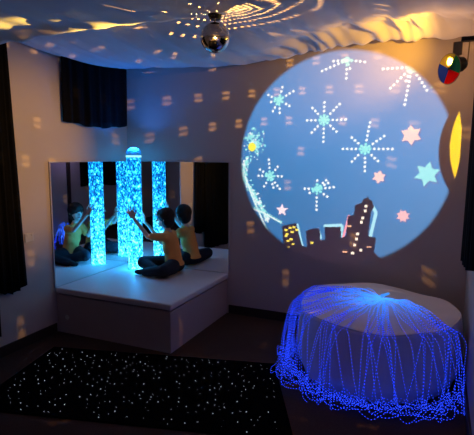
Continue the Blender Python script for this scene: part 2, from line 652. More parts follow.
# added lights inside the tube, strengthen its glow on the surroundings
for z_, p_ in ((0.50, 9), (0.74, 7), (1.02, 7), (1.45, 1.5)):
    lamp('tube_inner_fill', 'POINT', (TX, TY, z_), p_, (0.03, 0.45, 1.0), 0.0)
la = lamp('tube_top_fill', 'SPOT', (TX, TY, 1.60), 30, (0.02, 0.25, 1.0), 0.03, target=(TX + 0.25, TY - 0.35, 3), spot=2.3, blend=0.8)  # added upward light, turns the drape above blue

# ------------------------------------------------------------------ child
ch = thing('person', (0.62, -0.20, HP), 'child in amber shirt sitting cross-legged, reaching to the bubble tube', 'person')
B = (0.62, -0.20, HP)
pel = Vector((0.67, -0.185, 0.495))
bel = Vector((0.655, -0.185, 0.60))
che = Vector((0.625, -0.182, 0.72))
nec = Vector((0.592, -0.180, 0.835))
hed = Vector((0.568, -0.185, 0.952))
shl, ell, wrl = Vector((0.610, -0.275, 0.775)), Vector((0.470, -0.340, 0.780)), Vector((0.318, -0.330, 0.930))
shr, elr, wrr = Vector((0.595, -0.085, 0.775)), Vector((0.475, -0.115, 0.690)), Vector((0.350, -0.140, 0.845))
hil, knl, anl = Vector((0.690, -0.250, 0.485)), Vector((0.720, -0.460, 0.488)), Vector((0.485, -0.430, 0.447))
hir, knr, anr = Vector((0.640, -0.120, 0.490)), Vector((0.375, -0.290, 0.505)), Vector((0.610, -0.385, 0.452))
fdir = Vector((-0.93, -0.35, -0.10)).normalized()       # where the face looks
fsid = Vector((0.35, -0.93, 0)).normalized()
caps = [
    (pel, bel, 0.075, 0.068), (bel, che, 0.068, 0.074), (che, nec, 0.066, 0.034), (nec, hed, 0.034, 0.036),
    (hed, (0.072, 0.066, 0.084)),
    (hed + fdir * 0.018 + Vector((0, 0, -0.045)), hed + fdir * 0.042 + Vector((0, 0, -0.058)), 0.046, 0.026),
    (hed + fdir * 0.060 + Vector((0, 0, -0.002)), hed + fdir * 0.082 + Vector((0, 0, -0.020)), 0.008, 0.011),
    (che + (shl - che) * 0.5, shl, 0.045, 0.034), (shl, ell, 0.032, 0.025), (ell, wrl, 0.024, 0.017),
    (che + (shr - che) * 0.5, shr, 0.045, 0.034), (shr, elr, 0.032, 0.025), (elr, wrr, 0.024, 0.017),
    (hil, knl, 0.058, 0.042), (knl, anl, 0.038, 0.026), (hir, knr, 0.058, 0.042), (knr, anr, 0.038, 0.026),
]
for s in (-1, 1):       # ears
    caps.append((hed + fsid * s * 0.066 + fdir * (-0.005) + Vector((0, 0, -0.012)), (0.010, 0.012, 0.019)))


def hand(wr, palm, upd, out, side, flat=False):
    """palm centre, finger direction, away-from-tube normal; thumb leaves at +side"""
    upd = upd.normalized()
    sd = upd.cross(out).normalized() * side
    cs = []
    ax_, ay_ = Vector((TX, TY, 0)), None
    for k in range(4):
        o = (k - 1.5) * 0.0155
        base = palm + sd * o + upd * 0.024
        cs.append((palm + sd * o * 0.8 - upd * 0.022, base, 0.0115, 0.010))
        spread = sd * (k - 1.5) * 0.42
        L = (0.048, 0.060, 0.056, 0.044)[k if side > 0 else k]
        d1 = (upd + spread).normalized()
        m1 = base + d1 * L * 0.5 + out * 0.004
        m2 = base + d1 * L
        # bend towards the tube so that the finger pad touches it
        r = Vector((m2.x - TX, m2.y - TY, 0))
        tgt = r.normalized() * (TR + 0.0085)
        m2 = Vector((TX + tgt.x, TY + tgt.y, m2.z)) if not flat else m2 - out * 0.006
        cs.append((base, m1, 0.0080, 0.0072))
        cs.append((m1, m2, 0.0072, 0.0060))
    tb = palm - upd * 0.010 + sd * 0.024
    tm = tb + sd * 0.022 + upd * 0.012
    te = tm + sd * 0.010 + upd * 0.020
    cs.append((palm - upd * 0.020, tb, 0.011, 0.010))
    cs.append((tb, tm, 0.0095, 0.008))
    cs.append((tm, te, 0.008, 0.0065))
    cs.append((wr, palm - upd * 0.02, 0.0155, 0.0145))
    return cs


def palm_at(ang, z, off=0.017):
    o = Vector((math.cos(ang), math.sin(ang), 0))
    return Vector((TX, TY, z)) + o * (TR + off), o


pl_, ol_ = palm_at(math.radians(-72), 0.985)
caps += hand(wrl, pl_, Vector((-0.45, -0.05, 0.9)), ol_, 1)
pr_, or_ = palm_at(math.radians(12), 0.945)
pr_, or_ = palm_at(math.radians(50), 0.912)
caps += hand(wrr, pr_, Vector((-0.45, 0.20, 0.9)), or_, -1)
bmesh_ = capsule_mesh(caps, 0.0038, 2)
for v in bmesh_.vertices:
    v.co.z = max(v.co.z, HP + 0.004)
body = meshobj('body', bmesh_, M_skin, ch, B)
body['label'] = 'bare skin of face, arms and spread hands'
# shirt
sc = [(pel + Vector((0, 0, -0.01)), bel, 0.092, 0.084), (bel, che, 0.084, 0.086), (che, nec + Vector((0.004, 0, -0.028)), 0.080, 0.044),
      (che + (shl - che) * 0.4 + Vector((0, 0, .01)), shl, 0.060, 0.046), (shl, shl + (ell - shl) * 0.72, 0.046, 0.040),
      (che + (shr - che) * 0.4 + Vector((0, 0, .01)), shr, 0.060, 0.046), (shr, shr + (elr - shr) * 0.72, 0.046, 0.040),
      (pel + Vector((0.02, 0, -0.005)), (0.082, 0.105, 0.058)),
      ((bel + che) / 2 + Vector((-0.005, 0, 0)), (0.080, 0.098, 0.10))]
sh_ = capsule_mesh(sc, 0.008, 4)
for v in sh_.vertices:
    v.co.z = max(v.co.z, HP + 0.006)
meshobj('shirt', sh_, M_shirt, ch, B)
tr = [(pel + Vector((0.01, 0, -0.02)), (0.095, 0.115, 0.062)),
      (hil, knl, 0.078, 0.062), (knl, anl, 0.058, 0.042), (hir, knr, 0.078, 0.062), (knr, anr, 0.056, 0.042)]
tm_ = capsule_mesh(tr, 0.008, 4)
for v in tm_.vertices:
    if v.co.z < HP + 0.002:
        v.co.z = HP + 0.002
meshobj('trousers', tm_, M_trous, ch, B)
for an, d in ((anl, Vector((-0.85, 0.1, -0.1))), (anr, Vector((0.75, -0.35, -0.1)))):
    d = d.normalized()
    a = an + d * 0.01
    m_ = capsule_mesh([(a, a + d * 0.05, 0.029, 0.028), (a + d * 0.05, a + d * 0.095, 0.028, 0.020), (a - d * 0.015, (0.028, 0.028, 0.026))], 0.006, 3)
    for v in m_.vertices:
        if v.co.z < HP + 0.001:
            v.co.z = HP + 0.001
    meshobj('sock', m_, M_shoe, ch, B)
# hair: short bowl cut, cap covering crown and back of head
hc = [(hed - fdir * 0.014 + Vector((0, 0, 0.022)), (0.088, 0.085, 0.085)),
      (hed - fdir * 0.030 + Vector((0, 0, -0.030)), (0.068, 0.076, 0.078)),
      (hed - fdir * 0.045 + Vector((0, 0, -0.060)), (0.040, 0.052, 0.045)),
      (hed + fdir * 0.035 + Vector((0, 0, 0.052)), (0.046, 0.052, 0.036))]
for s in (-1, 1):
    hc.append((hed + fsid * s * 0.050 - fdir * 0.010 + Vector((0, 0, 0.01)), hed + fsid * s * 0.054 - fdir * 0.018 + Vector((0, 0, -0.055)), 0.032, 0.020))
hm_ = capsule_mesh(hc, 0.006, 3)
for v in hm_.vertices:
    v.co += Vector((random.uniform(-1, 1), random.uniform(-1, 1), random.uniform(-1, 1))) * 0.0012
meshobj('hair', hm_, M_hair, ch, B)
# eyes, mouth
for s in (-1, 1):
    p = hed + fdir * 0.064 + fsid * s * 0.026 + Vector((0, 0, 0.004))
    meshobj('eye', capsule_mesh([(p, (0.008, 0.008, 0.006))], 0.002, 1), M_eye, ch, B)
p = hed + fdir * 0.070 + Vector((0, 0, -0.048))
meshobj('mouth', capsule_mesh([(p - fsid * 0.012, p + fsid * 0.012, 0.0045, 0.0045)], 0.002, 1), M_lip, ch, B)

# ------------------------------------------------------------------ mirror ball
t = thing('mirror_ball', BALL, 'small mirror ball hanging from the drape batten, throwing yellow light spots', 'mirror ball')
RB = 0.086
NC, NR = 42, 20
bm = bmesh.new()
nu, nv = NC * 4, NR * 12
rb = random.Random(3)
rb_drop = [[rb.random() for _ in range(NC)] for _ in range(NR)]
vs = [[bm.verts.new((RB * math.cos(-PI / 2 + PI * (j / nv)) * math.cos(2 * PI * i / nu),
                     RB * math.cos(-PI / 2 + PI * (j / nv)) * math.sin(2 * PI * i / nu),
                     RB * math.sin(-PI / 2 + PI * (j / nv)))) for j in range(1, nv)] for i in range(nu)]
for i in range(nu):
    for j in range(nv - 2):
        # every facet block has one added light opening of two slits, rows staggered, thinned towards the poles
        row, sub = (j + 1) // 12, (j + 1) % 12
        lat = (row + 0.5 - NR / 2) / (NR / 2)
        az = 2 * PI * (i + 0.5) / nu
        stride = 1 if lat < 0.8 else 2
        front = math.sin(az) < 0.05
        if lat < -0.30:
            stride = 5 if lat < -0.5 else 2
        if lat > 0.12 and front:
            stride = 5
        opening = (sub in (5, 7)) if lat < 0.15 else sub in (5, 6)
        if lat > 0.15 and -0.5 < ((az + PI) % (2 * PI)) - PI < 1.9:      # finer pattern on the lamp's side
            if sub in (2, 8) and (i % 2) == (sub == 8) and lat < 0.62:
                continue
        elif opening and rb_drop[row % NR][(i // 4) % NC] > 0.30 and (i % 4) == (0 if row % 2 else 2) and ((i // 4) % stride == 0) and abs(lat) < 0.9:
            continue
        a, b = vs[i], vs[(i + 1) % nu]
        bm.faces.new((a[j], b[j], b[j + 1], a[j + 1]))
bot, top = bm.verts.new((0, 0, -RB)), bm.verts.new((0, 0, RB))
for i in range(nu):
    bm.faces.new((bot, vs[(i + 1) % nu][0], vs[i][0]))
    bm.faces.new((top, vs[i][-1], vs[(i + 1) % nu][-1]))
obj('mirrored_shell', bm, M_tile, t)
bm = bmesh.new()
lathe(bm, [(0, RB + 0.042), (0.030, RB + 0.042), (0.042, RB + 0.068), (0.042, RB + 0.095), (0, RB + 0.095)], (0, 0, -0.026), 24)
obj('ceiling_motor', bm, M_darkin, t)
bm = bmesh.new()
tube(bm, [(0, 0, RB - 0.004), (0, 0, RB + 0.04)], 0.004, 8)
obj('hanger_rod', bm, M_metal, t)

# ------------------------------------------------------------------ colour wheel lamp
t = thing('colour_wheel_lamp', WHEEL, 'dark spot lamp with four-colour wheel on a bracket, by the right wall', 'lamp')
aim = (BALL - WHEEL).normalized()
wax = Vector((-0.72, -0.69, -0.05)).normalized()          # wheel axis
s_, t_ = frame_of(wax)
RW = 0.094
wheel_mats = []
for nm, c in (('red', (0.9, 0.01, 0.01)), ('green', (0.02, 0.6, 0.08)), ('yellow', (1.0, 0.8, 0.05)), ('blue', (0.03, 0.09, 0.8))):
    wheel_mats.append(clear('gel_' + nm, c, 0.04, c, 0.55))
# sectors, angle measured from 'up'
upv = (Vector((0, 0, 1)) - wax * wax.z).normalized()
sdv = wax.cross(upv).normalized()
wc = bpy.data.objects.new('colour_wheel', None)
for idx, (a0, a1) in enumerate(((155, 245), (245, 325), (-35, 60), (60, 155))):
    bm = bmesh.new()
    n = 16
    for side in (0.0015, -0.0015):
        cv = bm.verts.new(wax * side)
        ring = [bm.verts.new(wax * side + (upv * math.cos(math.radians(a0 + (a1 - a0) * k / n)) + sdv * math.sin(math.radians(a0 + (a1 - a0) * k / n))) * RW) for k in range(n + 1)]
        for k in range(n):
            bm.faces.new((cv, ring[k], ring[k + 1]) if side > 0 else (cv, ring[k + 1], ring[k]))
        break
    nm = ('red_gel', 'green_gel', 'yellow_gel', 'blue_gel')[idx]
    obj(nm, bm, wheel_mats[idx], t)
bpy.data.objects.remove(wc)
bm = bmesh.new()
tube(bm, [upv * math.cos(2 * PI * k / 48) * RW + sdv * math.sin(2 * PI * k / 48) * RW for k in range(49)], 0.0025, 6, cap=False)
obj('wheel_rim', bm, M_metal, t, smooth=True)
bm = bmesh.new()
tube(bm, [wax * 0.006, -wax * 0.03], 0.007, 12)
obj('hub', bm, M_darkin, t)
# lamp can behind the wheel
cb = Vector((0.075, 0.035, 0.028))
bm = bmesh.new()
ca = -wax
lathe(bm, [(0.0, 0.085), (0.028, 0.083), (0.040, 0.065), (0.043, 0.0), (0.047, 0.0), (0.047, 0.067), (0.033, 0.090), (0.0, 0.092)], -wax * 0.018 + upv * 0.028 - sdv * 0.012, 28, axis=ca)
obj('lamp_can', bm, M_darkin, t, smooth=False)
bm = bmesh.new()
box(bm, (0.015, 0.0, 0.085), (0.070, 0.028, 0.165), 0.004)
obj('motor_box', bm, M_metal, t)
bm = bmesh.new()
tube(bm, [(0.045, 0.015, 0.06), (0.05, 0.015, 0.10)], 0.008, 8)
tube(bm, [(0.105, 0.03, 0.04), (0.110, 0.03, 0.185)], 0.004, 8)
obj('yoke', bm, M_metal, t)
boxobj('wall_bar', (0.06, -0.005, 0.165), (W - WHEEL.x - 0.001, 0.04, 0.190), M_darkin, t)
hot = WHEEL - wax * 0.030 + upv * 0.050 - sdv * 0.012
lamp('wheel_bulb', 'SPOT', hot, 100, (1.0, 0.80, 0.5), 0.012, target=BALL - Vector((0, 0, 0.35)), spot=0.8, blend=0.8)

lamp('left_wall_fill', 'SPOT', WHEEL + wax * 0.03 + upv * 0.03, 190, (1.0, 0.50, 0.10), 0.02, target=(0, -1.35, 1.58), spot=0.60, blend=0.9)  # added light in front of the wheel, warms the left wall
lamp('drape_edge_fill', 'SPOT', WHEEL + wax * 0.03 + upv * 0.05, 2200, (1.0, 0.60, 0.07), 0.01, target=(1.02, -1.640, 2.372), spot=0.10, blend=0.9)  # added narrow light, yellows the edge of the front drape
flare = Vector((3.08, -0.60, 2.40))
lamp('drape_flare_fill', 'SPOT', flare, 36, (1.0, 0.48, 0.035), 0.015, target=(2.4, -0.02, 2.47), spot=1.5, blend=1.0)  # added light above the lamp for the yellow streaks on the drape

# ------------------------------------------------------------------ star rug
u_ = Vector((0.97, 0.243, 0)).normalized()
n_ = Vector((0.243, -0.97, 0)).normalized()
o0 = Vector((0.24, -1.38, 0))
L0, L1, WD = 1.81, 2.02, 0.955


def rug(p, q, z=0.0):
    L = L0 + (L1 - L0) * q
    return o0 + u_ * (p * L + (-0.02) * q) + n_ * (q * WD) + Vector((0, 0, z))


rc = rug(0.5, 0.5)
bm = bmesh.new()
nn = 24
tp = [[bm.verts.new(rug(i / nn, j / nn, 0.012 + 0.001 * math.sin(i * 1.3) * math.cos(j))) for j in range(nn + 1)] for i in range(nn + 1)]
for i in range(nn):
    for j in range(nn):
        bm.faces.new((tp[i][j], tp[i][j + 1], tp[i + 1][j + 1], tp[i + 1][j]))
bnd = [e for e in bm.edges if len(e.link_faces) == 1]
r = bmesh.ops.extrude_edge_only(bm, edges=bnd)
for v in [g for g in r['geom'] if isinstance(g, bmesh.types.BMVert)]:
    v.co.z = 0.0005
rg = thing('star_rug', rc, 'black rug sprinkled with tiny white star lights, on the floor', 'rug')
obj('rug_pile', bm, M_rug, rg).location = -rc
for ob_ in [c for c in rg.children]:
    ob_.location = -rc
pts = []
while len(pts) < 300:
    p, q = random.uniform(0.02, 0.98), random.uniform(0.03, 0.97)
    P = rug(p, q)
    if all((P - a).length > 0.028 for a, _ in pts):
        pts.append((P, random.choice((0.0008, 0.0011, 0.0015, 0.0021))))
pts.sort(key=lambda a: (a[0] - CAM).length / a[1])


def dot(bm, c, r):
    v = bmesh.ops.create_icosphere(bm, subdivisions=1, radius=r)['verts']
    for x in v:
        x.co = x.co + c


star_me = {}
for P, r in pts[:100]:
    if r not in star_me:
        bm = bmesh.new()
        dot(bm, Vector((0, 0, 0)), r)
        me = bpy.data.meshes.new('star_light')
        bm.to_mesh(me)
        bm.free()
        me.materials.append(M_star)
        star_me[r] = me
    link('star_light', star_me[r], rg, P - rc + Vector((0, 0, 0.0135)))
bm = bmesh.new()
for P, r in pts[100:]:
    dot(bm, P - rc + Vector((0, 0, 0.0135)), r)
o = obj('star_lights', bm, M_star, rg)
o['kind'] = 'stuff'

# ------------------------------------------------------------------ bean bag
BC = Vector((2.69, -0.665, 0))
RX, RY, BH = 0.572, 0.572, 0.482


def bean_top(x, y):
    """height of the top surface at world x,y"""
    dx, dy = (x - BC.x) / RX, (y - BC.y) / RY
    r = math.sqrt(dx * dx + dy * dy)
    lump = 0.035 * math.sin(2.1 * dx + 0.6) * math.cos(1.8 * dy) - 0.030 * dx + 0.005 * dy
    lump += 0.010 * math.sin(7 * dx + 3 * dy) + 0.008 * math.sin(9 * dy - 4 * dx)
    return BH + 0.055 * (1 - r * r) + lump * (1 - 0.3 * r)


def bean_pt(t, a):
    """t 0..1: centre of top -> rim -> down side -> floor"""
    ca, sa = math.cos(a), math.sin(a)
    wob = 1 + 0.018 * math.sin(3 * a + 1) + 0.012 * math.sin(5 * a)
    if t < 0.5:
        r = t / 0.5 * 0.94
        x, y = BC.x + RX * r * ca * wob, BC.y + RY * r * sa * wob
        return Vector((x, y, bean_top(x, y)))
    k = (t - 0.5) / 0.5
    x0, y0 = BC.x + RX * 0.94 * ca * wob, BC.y + RY * 0.94 * sa * wob
    zr = bean_top(x0, y0)
    if k < 0.2:
        q = k / 0.2 * PI / 2
        r = 0.94 + 0.055 * math.sin(q)
        z = zr - 0.035 * (1 - math.cos(q))
    else:
        q = (k - 0.2) / 0.8
        r = 0.995 + 0.03 * math.sin(PI * q) - 0.055 * sstep((q - 0.75) / 0.25)
        z = (zr - 0.035) * (1 - q) + 0.002
        r += 0.008 * math.sin(a * 9 + q * 2) * math.sin(PI * q)
    return Vector((BC.x + RX * r * ca * wob, BC.y + RY * r * sa * wob, z))


bt = thing('bean_bag', BC, 'big round pale bean bag covered with blue glowing strands', 'bean bag')
bm = bmesh.new()
na, ntt = 120, 60
rings = []
for j in range(1, ntt + 1):
    rings.append([bm.verts.new(bean_pt(j / ntt, 2 * PI * i / na) - BC) for i in range(na)])
cv = bm.verts.new(bean_pt(0, 0) - BC)
for i in range(na):
    bm.faces.new((cv, rings[0][i], rings[0][(i + 1) % na]))
    for j in range(ntt - 1):
        bm.faces.new((rings[j][i], rings[j + 1][i], rings[j + 1][(i + 1) % na], rings[j][(i + 1) % na]))
bm.faces.new(list(reversed(rings[-1])))
obj('cushion', bm, M_bean, bt, smooth=True)
bm = bmesh.new()
tube(bm, [bean_pt(0.545, 2 * PI * k / 120) - BC for k in range(121)], 0.006, 8, cap=False)
obj('piping', bm, M_bean, bt, smooth=True)

# ------------------------------------------------------------------ fibre optic spray
M_fib = bpy.data.materials.new('blue_side_glow_fibre')
M_fib.use_nodes = True
nt = M_fib.node_tree
nt.nodes.remove(nt.nodes['Principled BSDF'])
uvn = nt.nodes.new('ShaderNodeUVMap')
sp = nt.nodes.new('ShaderNodeSeparateXYZ')
nt.links.new(uvn.outputs[0], sp.inputs[0])
mm = nt.nodes.new('ShaderNodeMath')
mm.operation = 'MULTIPLY'
mm.inputs[1].default_value = 2 * PI / 0.021
nt.links.new(sp.outputs[1], mm.inputs[0])
sn = nt.nodes.new('ShaderNodeMath')
sn.operation = 'SINE'
nt.links.new(mm.outputs[0], sn.inputs[0])
crp = nt.nodes.new('ShaderNodeValToRGB')
el = crp.color_ramp.elements
el[0].position, el[0].color = 0.40, (0.001, 0.001, 0.045, 1)
el[1].position, el[1].color = 0.95, (0.018, 0.06, 1.0, 1)
nt.links.new(sn.outputs[0], crp.inputs[0])
em = nt.nodes.new('ShaderNodeEmission')
em.inputs[1].default_value = 3.0
nr = nt.nodes.new('ShaderNodeMapRange')          # paler, stronger light near the ferrule
nr.inputs[1].default_value = 0.0
nr.inputs[2].default_value = 0.42
nr.inputs[3].default_value = 0.75
nr.inputs[4].default_value = 0.0
nt.links.new(sp.outputs[1], nr.inputs[0])
nm_ = nt.nodes.new('ShaderNodeMix')
nm_.data_type = 'RGBA'
nm_.inputs[7].default_value = (0.04, 0.22, 0.80, 1)
nt.links.new(nr.outputs[0], nm_.inputs[0])
nt.links.new(crp.outputs[0], nm_.inputs[6])
nt.links.new(nm_.outputs[2], em.inputs[0])
nt.links.new(em.outputs[0], nt.nodes['Material Output'].inputs[0])

SRC = Vector((2.745, -0.745, 0))
SRC.z = bean_top(SRC.x, SRC.y) + 0.02
fo = thing('fibre_optic_spray', SRC, 'spray of blue glowing fibre strands fanned over the bean bag', 'fibre optic light')


def surf(x, y):
    """point just outside the bean bag along the radial through x,y"""
    return bean_top(x, y) + 0.006


rf = random.Random(21)


def fibre_path(ang, loose, tail_dir, tail_len):
    """from the ferrule over the top, over the rim, down, along the floor"""
    pts = []
    d = Vector((math.cos(ang), math.sin(ang), 0))
    # end of the top run: where the ray from SRC meets the rim
    o = Vector((SRC.x - BC.x, SRC.y - BC.y, 0))
    b_ = o.dot(d)
    R_ = 0.585 * (0.985)
    tt = -b_ + math.sqrt(max(0.0, b_ * b_ - (o.length_squared - R_ * R_)))
    bend = rf.uniform(-0.45, 0.05) if ang < 3.7 else rf.uniform(-0.25, 0.2)
    side = Vector((-d.y, d.x, 0))
    n = 9
    for k in range(n):
        q = k / n
        p = SRC + d * tt * q + side * bend * math.sin(PI * q) * 0.35 * tt
        lift = 0.022 * math.sin(PI * min(1, q * 1.05)) * rf.uniform(0.3, 1.6) + 0.006
        if q < 0.18:
            lift += 0.012 * (1 - q / 0.18)
        pts.append(Vector((p.x, p.y, bean_top(p.x, p.y) + lift)))
    rim = SRC + d * tt
    a2 = math.atan2(rim.y - BC.y, rim.x - BC.x)
    od = Vector((math.cos(a2), math.sin(a2), 0))
    td = Vector((-od.y, od.x, 0))
    zr = bean_top(rim.x, rim.y)
    swing = rf.uniform(-0.14, 0.14)
    for k, (z, out) in enumerate(((1.01, 0.012), (0.95, 0.034), (0.80, 0.05), (0.6, 0.06), (0.4, 0.068), (0.22, 0.07), (0.09, 0.072))):
        p = BC + od * (0.580 + out + loose * math.sin(k / 6 * PI / 2)) + td * swing * (k / 5)
        pts.append(Vector((p.x, p.y, zr * z)))
    # the loose end wanders round the foot of the bag, each at its own distance
    last = pts[-1]
    lr = Vector((last.x - BC.x, last.y - BC.y, 0))
    rad, ang2 = lr.length, math.atan2(lr.y, lr.x)
    home = rf.choice((0.61, 0.63, 0.65, 0.68, 0.72, 0.76))
    steps = 9
    fq, ph = rf.uniform(0.7, 1.6), rf.uniform(0, 6.28)
    for k in range(1, steps + 1):
        ang2 += tail_dir * tail_len / steps / 0.65
        rad = rad * 0.55 + home * 0.45 + 0.035 * math.sin(fq * k + ph)
        rad = max(0.605, rad)
        hz = 0.010 + rf.uniform(0, 0.035) + (0.05 * max(0.0, math.sin(fq * 1.3 * k + ph * 2)) if k < steps else 0)
        pts.append(Vector((BC.x + rad * math.cos(ang2), BC.y + rad * math.sin(ang2), hz)))
    for p in pts:
        p.x = min(p.x, W - 0.02)
        p.y = min(p.y, -0.02)
    return pts


def smooth_path(pts, m=4):
    out = []
    P = [pts[0]] + pts + [pts[-1]]
    for i in range(1, len(P) - 2):
        for k in range(m):
            t = k / m
            a, b, c, d = P[i - 1], P[i], P[i + 1], P[i + 2]
            out.append(0.5 * ((2 * b) + (c - a) * t + (2 * a - 5 * b + 4 * c - d) * t * t + (-a + 3 * b - 3 * c + d) * t ** 3))
    out.append(pts[-1])
    return out


def strand_bm(bm, uv, ang, loose, tdir, tlen):
    path = smooth_path(fibre_path(ang, loose, tdir, tlen))
    tube(bm, [p - SRC for p in path], 0.0016, 4, cap=False, uv=uv)


angs = []
for k in range(30):
    angs.append(rf.uniform(math.radians(150), math.radians(208)))     # left
for k in range(32):
    angs.append(rf.uniform(math.radians(205), math.radians(285)))   # front left
for k in range(9):
    angs.append(rf.uniform(math.radians(285), math.radians(322)))   # front right
for k in range(12):
    angs.append(rf.gauss(math.radians(332), math.radians(8)))       # right
rf.shuffle(angs)
rest = bmesh.new()
ruv = rest.loops.layers.uv.new('UVMap')
for i, a in enumerate(angs):
    loose = rf.choice((0, 0, 0.01, 0.03, 0.05))
    tdir = rf.choice((1, 1, 1, -1)) if a < math.radians(250) else rf.choice((1, -1, -1))
    tlen = rf.uniform(0.15, 0.75)
    if a > math.radians(300):
        tlen *= 0.6
        tdir = -1
    if i < 200:
        bm = bmesh.new()
        uv = bm.loops.layers.uv.new('UVMap')
        strand_bm(bm, uv, a, loose, tdir, tlen)
        obj('fibre_strand', bm, M_fib, fo, smooth=True)
    else:
        strand_bm(rest, ruv, a, loose, tdir, tlen)
rest.free()
bm = bmesh.new()
tube(bm, [(-0.015, -0.01, 0.012), (0.035, 0.02, 0.03)], [0.013, 0.008], 12)
o = obj('ferrule', bm, emis('lit_ferrule', (0.05, 0.30, 1.0), 1.0), fo, smooth=True)

# ------------------------------------------------------------------ projector with its picture slide
# picture drawn in wall coordinates (x, z) on the back wall, in metres
N = 420
PC = (2.245, 1.545)
PR = 0.965
gx = np.linspace(PC[0] - PR, PC[0] + PR, N)
gz = np.linspace(PC[1] - PR, PC[1] + PR, N)
X, Z = np.meshgrid(gx, gz, indexing='ij')
img = np.zeros((N, N, 3))
# camera -> wall conversion so the picture's figures sit where they are seen
cvec = [np.array(v) for v in (fw, r2, u2)]
cpos = np.array(CAM)


def px(x, y):
    d = cvec[0] + (x - 237) / FPX * cvec[1] + (217.5 - y) / FPX * cvec[2]
    tt = (0 - cpos[1]) / d[1]
    q = cpos + tt * d
    return float(q[0]), float(q[2])


SKY = np.array((0.020, 0.19, 0.50))
edge = np.hypot(X - PC[0], Z - PC[1])
rc_ = PR - 0.025
inside = np.clip((rc_ - edge) / 0.03, 0, 1)
skyc = SKY[None, None, :] * (1.0 + 0.15 * np.sin(Z * 3 + X)[..., None])
skyc = skyc + np.array((0.05, 0.05, 0.03)) * np.clip((X - 1.6) / 1.6, 0, 1)[..., None]
img[:] = skyc


def put(mask, c, a=1.0):
    m = np.clip(mask, 0, 1)[..., None] * a
    img[:] = img * (1 - m) + np.array(c) * m


def poly_mask(pts):
    m = np.zeros(X.shape, bool)
    n = len(pts)
    for i in range(n):
        x1, y1 = pts[i]
        x2, y2 = pts[(i + 1) % n]
        if y1 == y2:
            continue
        c = ((y1 > Z) != (y2 > Z)) & (X < (x2 - x1) * (Z - y1) / (y2 - y1) + x1)
        m ^= c
    return m.astype(float)


def dotm(cx, cz, r):
    return (np.hypot(X - cx, Z - cz) < r).astype(float)


CY = (0.25, 0.80, 0.82)
WH = (0.75, 0.92, 0.98)
PK = (0.90, 0.62, 0.62)


def burst(x, y, rays, c=WH):
    cx, cz = px(x, y)
    put(dotm(cx, cz, 0.028), CY)
    for ang, L in rays:
        a = math.radians(ang)
        L = L / 100.0
        k = 0.040
        while k < L:
            put(dotm(cx + math.cos(a) * k, cz + math.sin(a) * k, 0.0118 if k > 0.06 else 0.013), c if k > 0.07 else CY)
            k += 0.037


def star(x, y, n, ro, ri, c, rot=90, dark=True):
    cx, cz = px(x, y)
    P = []
    for k in range(2 * n):
        r = ro if k % 2 == 0 else ri
        a = math.radians(rot) + PI * k / n
        P.append((cx + r * math.cos(a), cz + r * math.sin(a)))
    if dark:
        Q = [(cx + (p[0] - cx) * 1.15 + 0.006, cz + (p[1] - cz) * 1.15 - 0.006) for p in P]
        put(poly_mask(Q), (0.12, 0.16, 0.4), 0.6)
    put(poly_mask(P), c)


def line(pts, wd, c, dots=False):
    for (a, b) in zip(pts, pts[1:]):
        (x1, z1), (x2, z2) = px(*a), px(*b)
        L = math.hypot(x2 - x1, z2 - z1)
        t = np.clip(((X - x1) * (x2 - x1) + (Z - z1) * (z2 - z1)) / (L * L + 1e-9), 0, 1)
        d = np.hypot(X - (x1 + t * (x2 - x1)), Z - (z1 + t * (z2 - z1)))
        m = (d < wd).astype(float)
        if dots:
            m *= (np.sin(t * L / 0.02 * 2 * PI / 1.3) > -0.3)
        put(m, c)


burst(324, 120, [(90, 16), (45, 20), (0, 20), (-42, 18), (-90, 22), (-135, 18), (180, 17), (135, 17)])
burst(365, 149, [(82, 26), (35, 22), (0, 26), (-42, 17), (-88, 22), (-135, 17), (180, 20), (140, 16)])
burst(279, 100, [(75, 14), (28, 18), (-30, 14), (-85, 15), (-120, 14), (155, 12), (190, 9)])
burst(270, 176, [(95, 18), (50, 14), (0, 15), (-50, 16), (-72, 14), (-120, 12), (180, 13), (150, 12)])
burst(317, 189, [(90, 11), (30, 13), (8, 18), (-35, 12), (-90, 20), (-150, 10), (180, 12), (45, 15)])
burst(412, 67, [(180, 24), (225, 26), (250, 12), (262, 30), (303, 24), (0, 10)])
burst(347, 60, [(180, 14), (200, 24), (270, 18), (350, 18), (290, 10)])
star(411, 135, 6, 0.085, 0.052, PK, 95)
star(427, 174, 6, 0.105, 0.058, (0.28, 0.78, 0.85), 80)
star(379, 177, 6, 0.058, 0.036, PK, 80)
star(403, 216, 8, 0.058, 0.036, (0.85, 0.5, 0.55), 70)
star(282, 210, 5, 0.060, 0.028, (0.9, 0.78, 0.88), 90)
star(439, 84, 5, 0.070, 0.030, (0.4, 0.8, 0.65), 60)
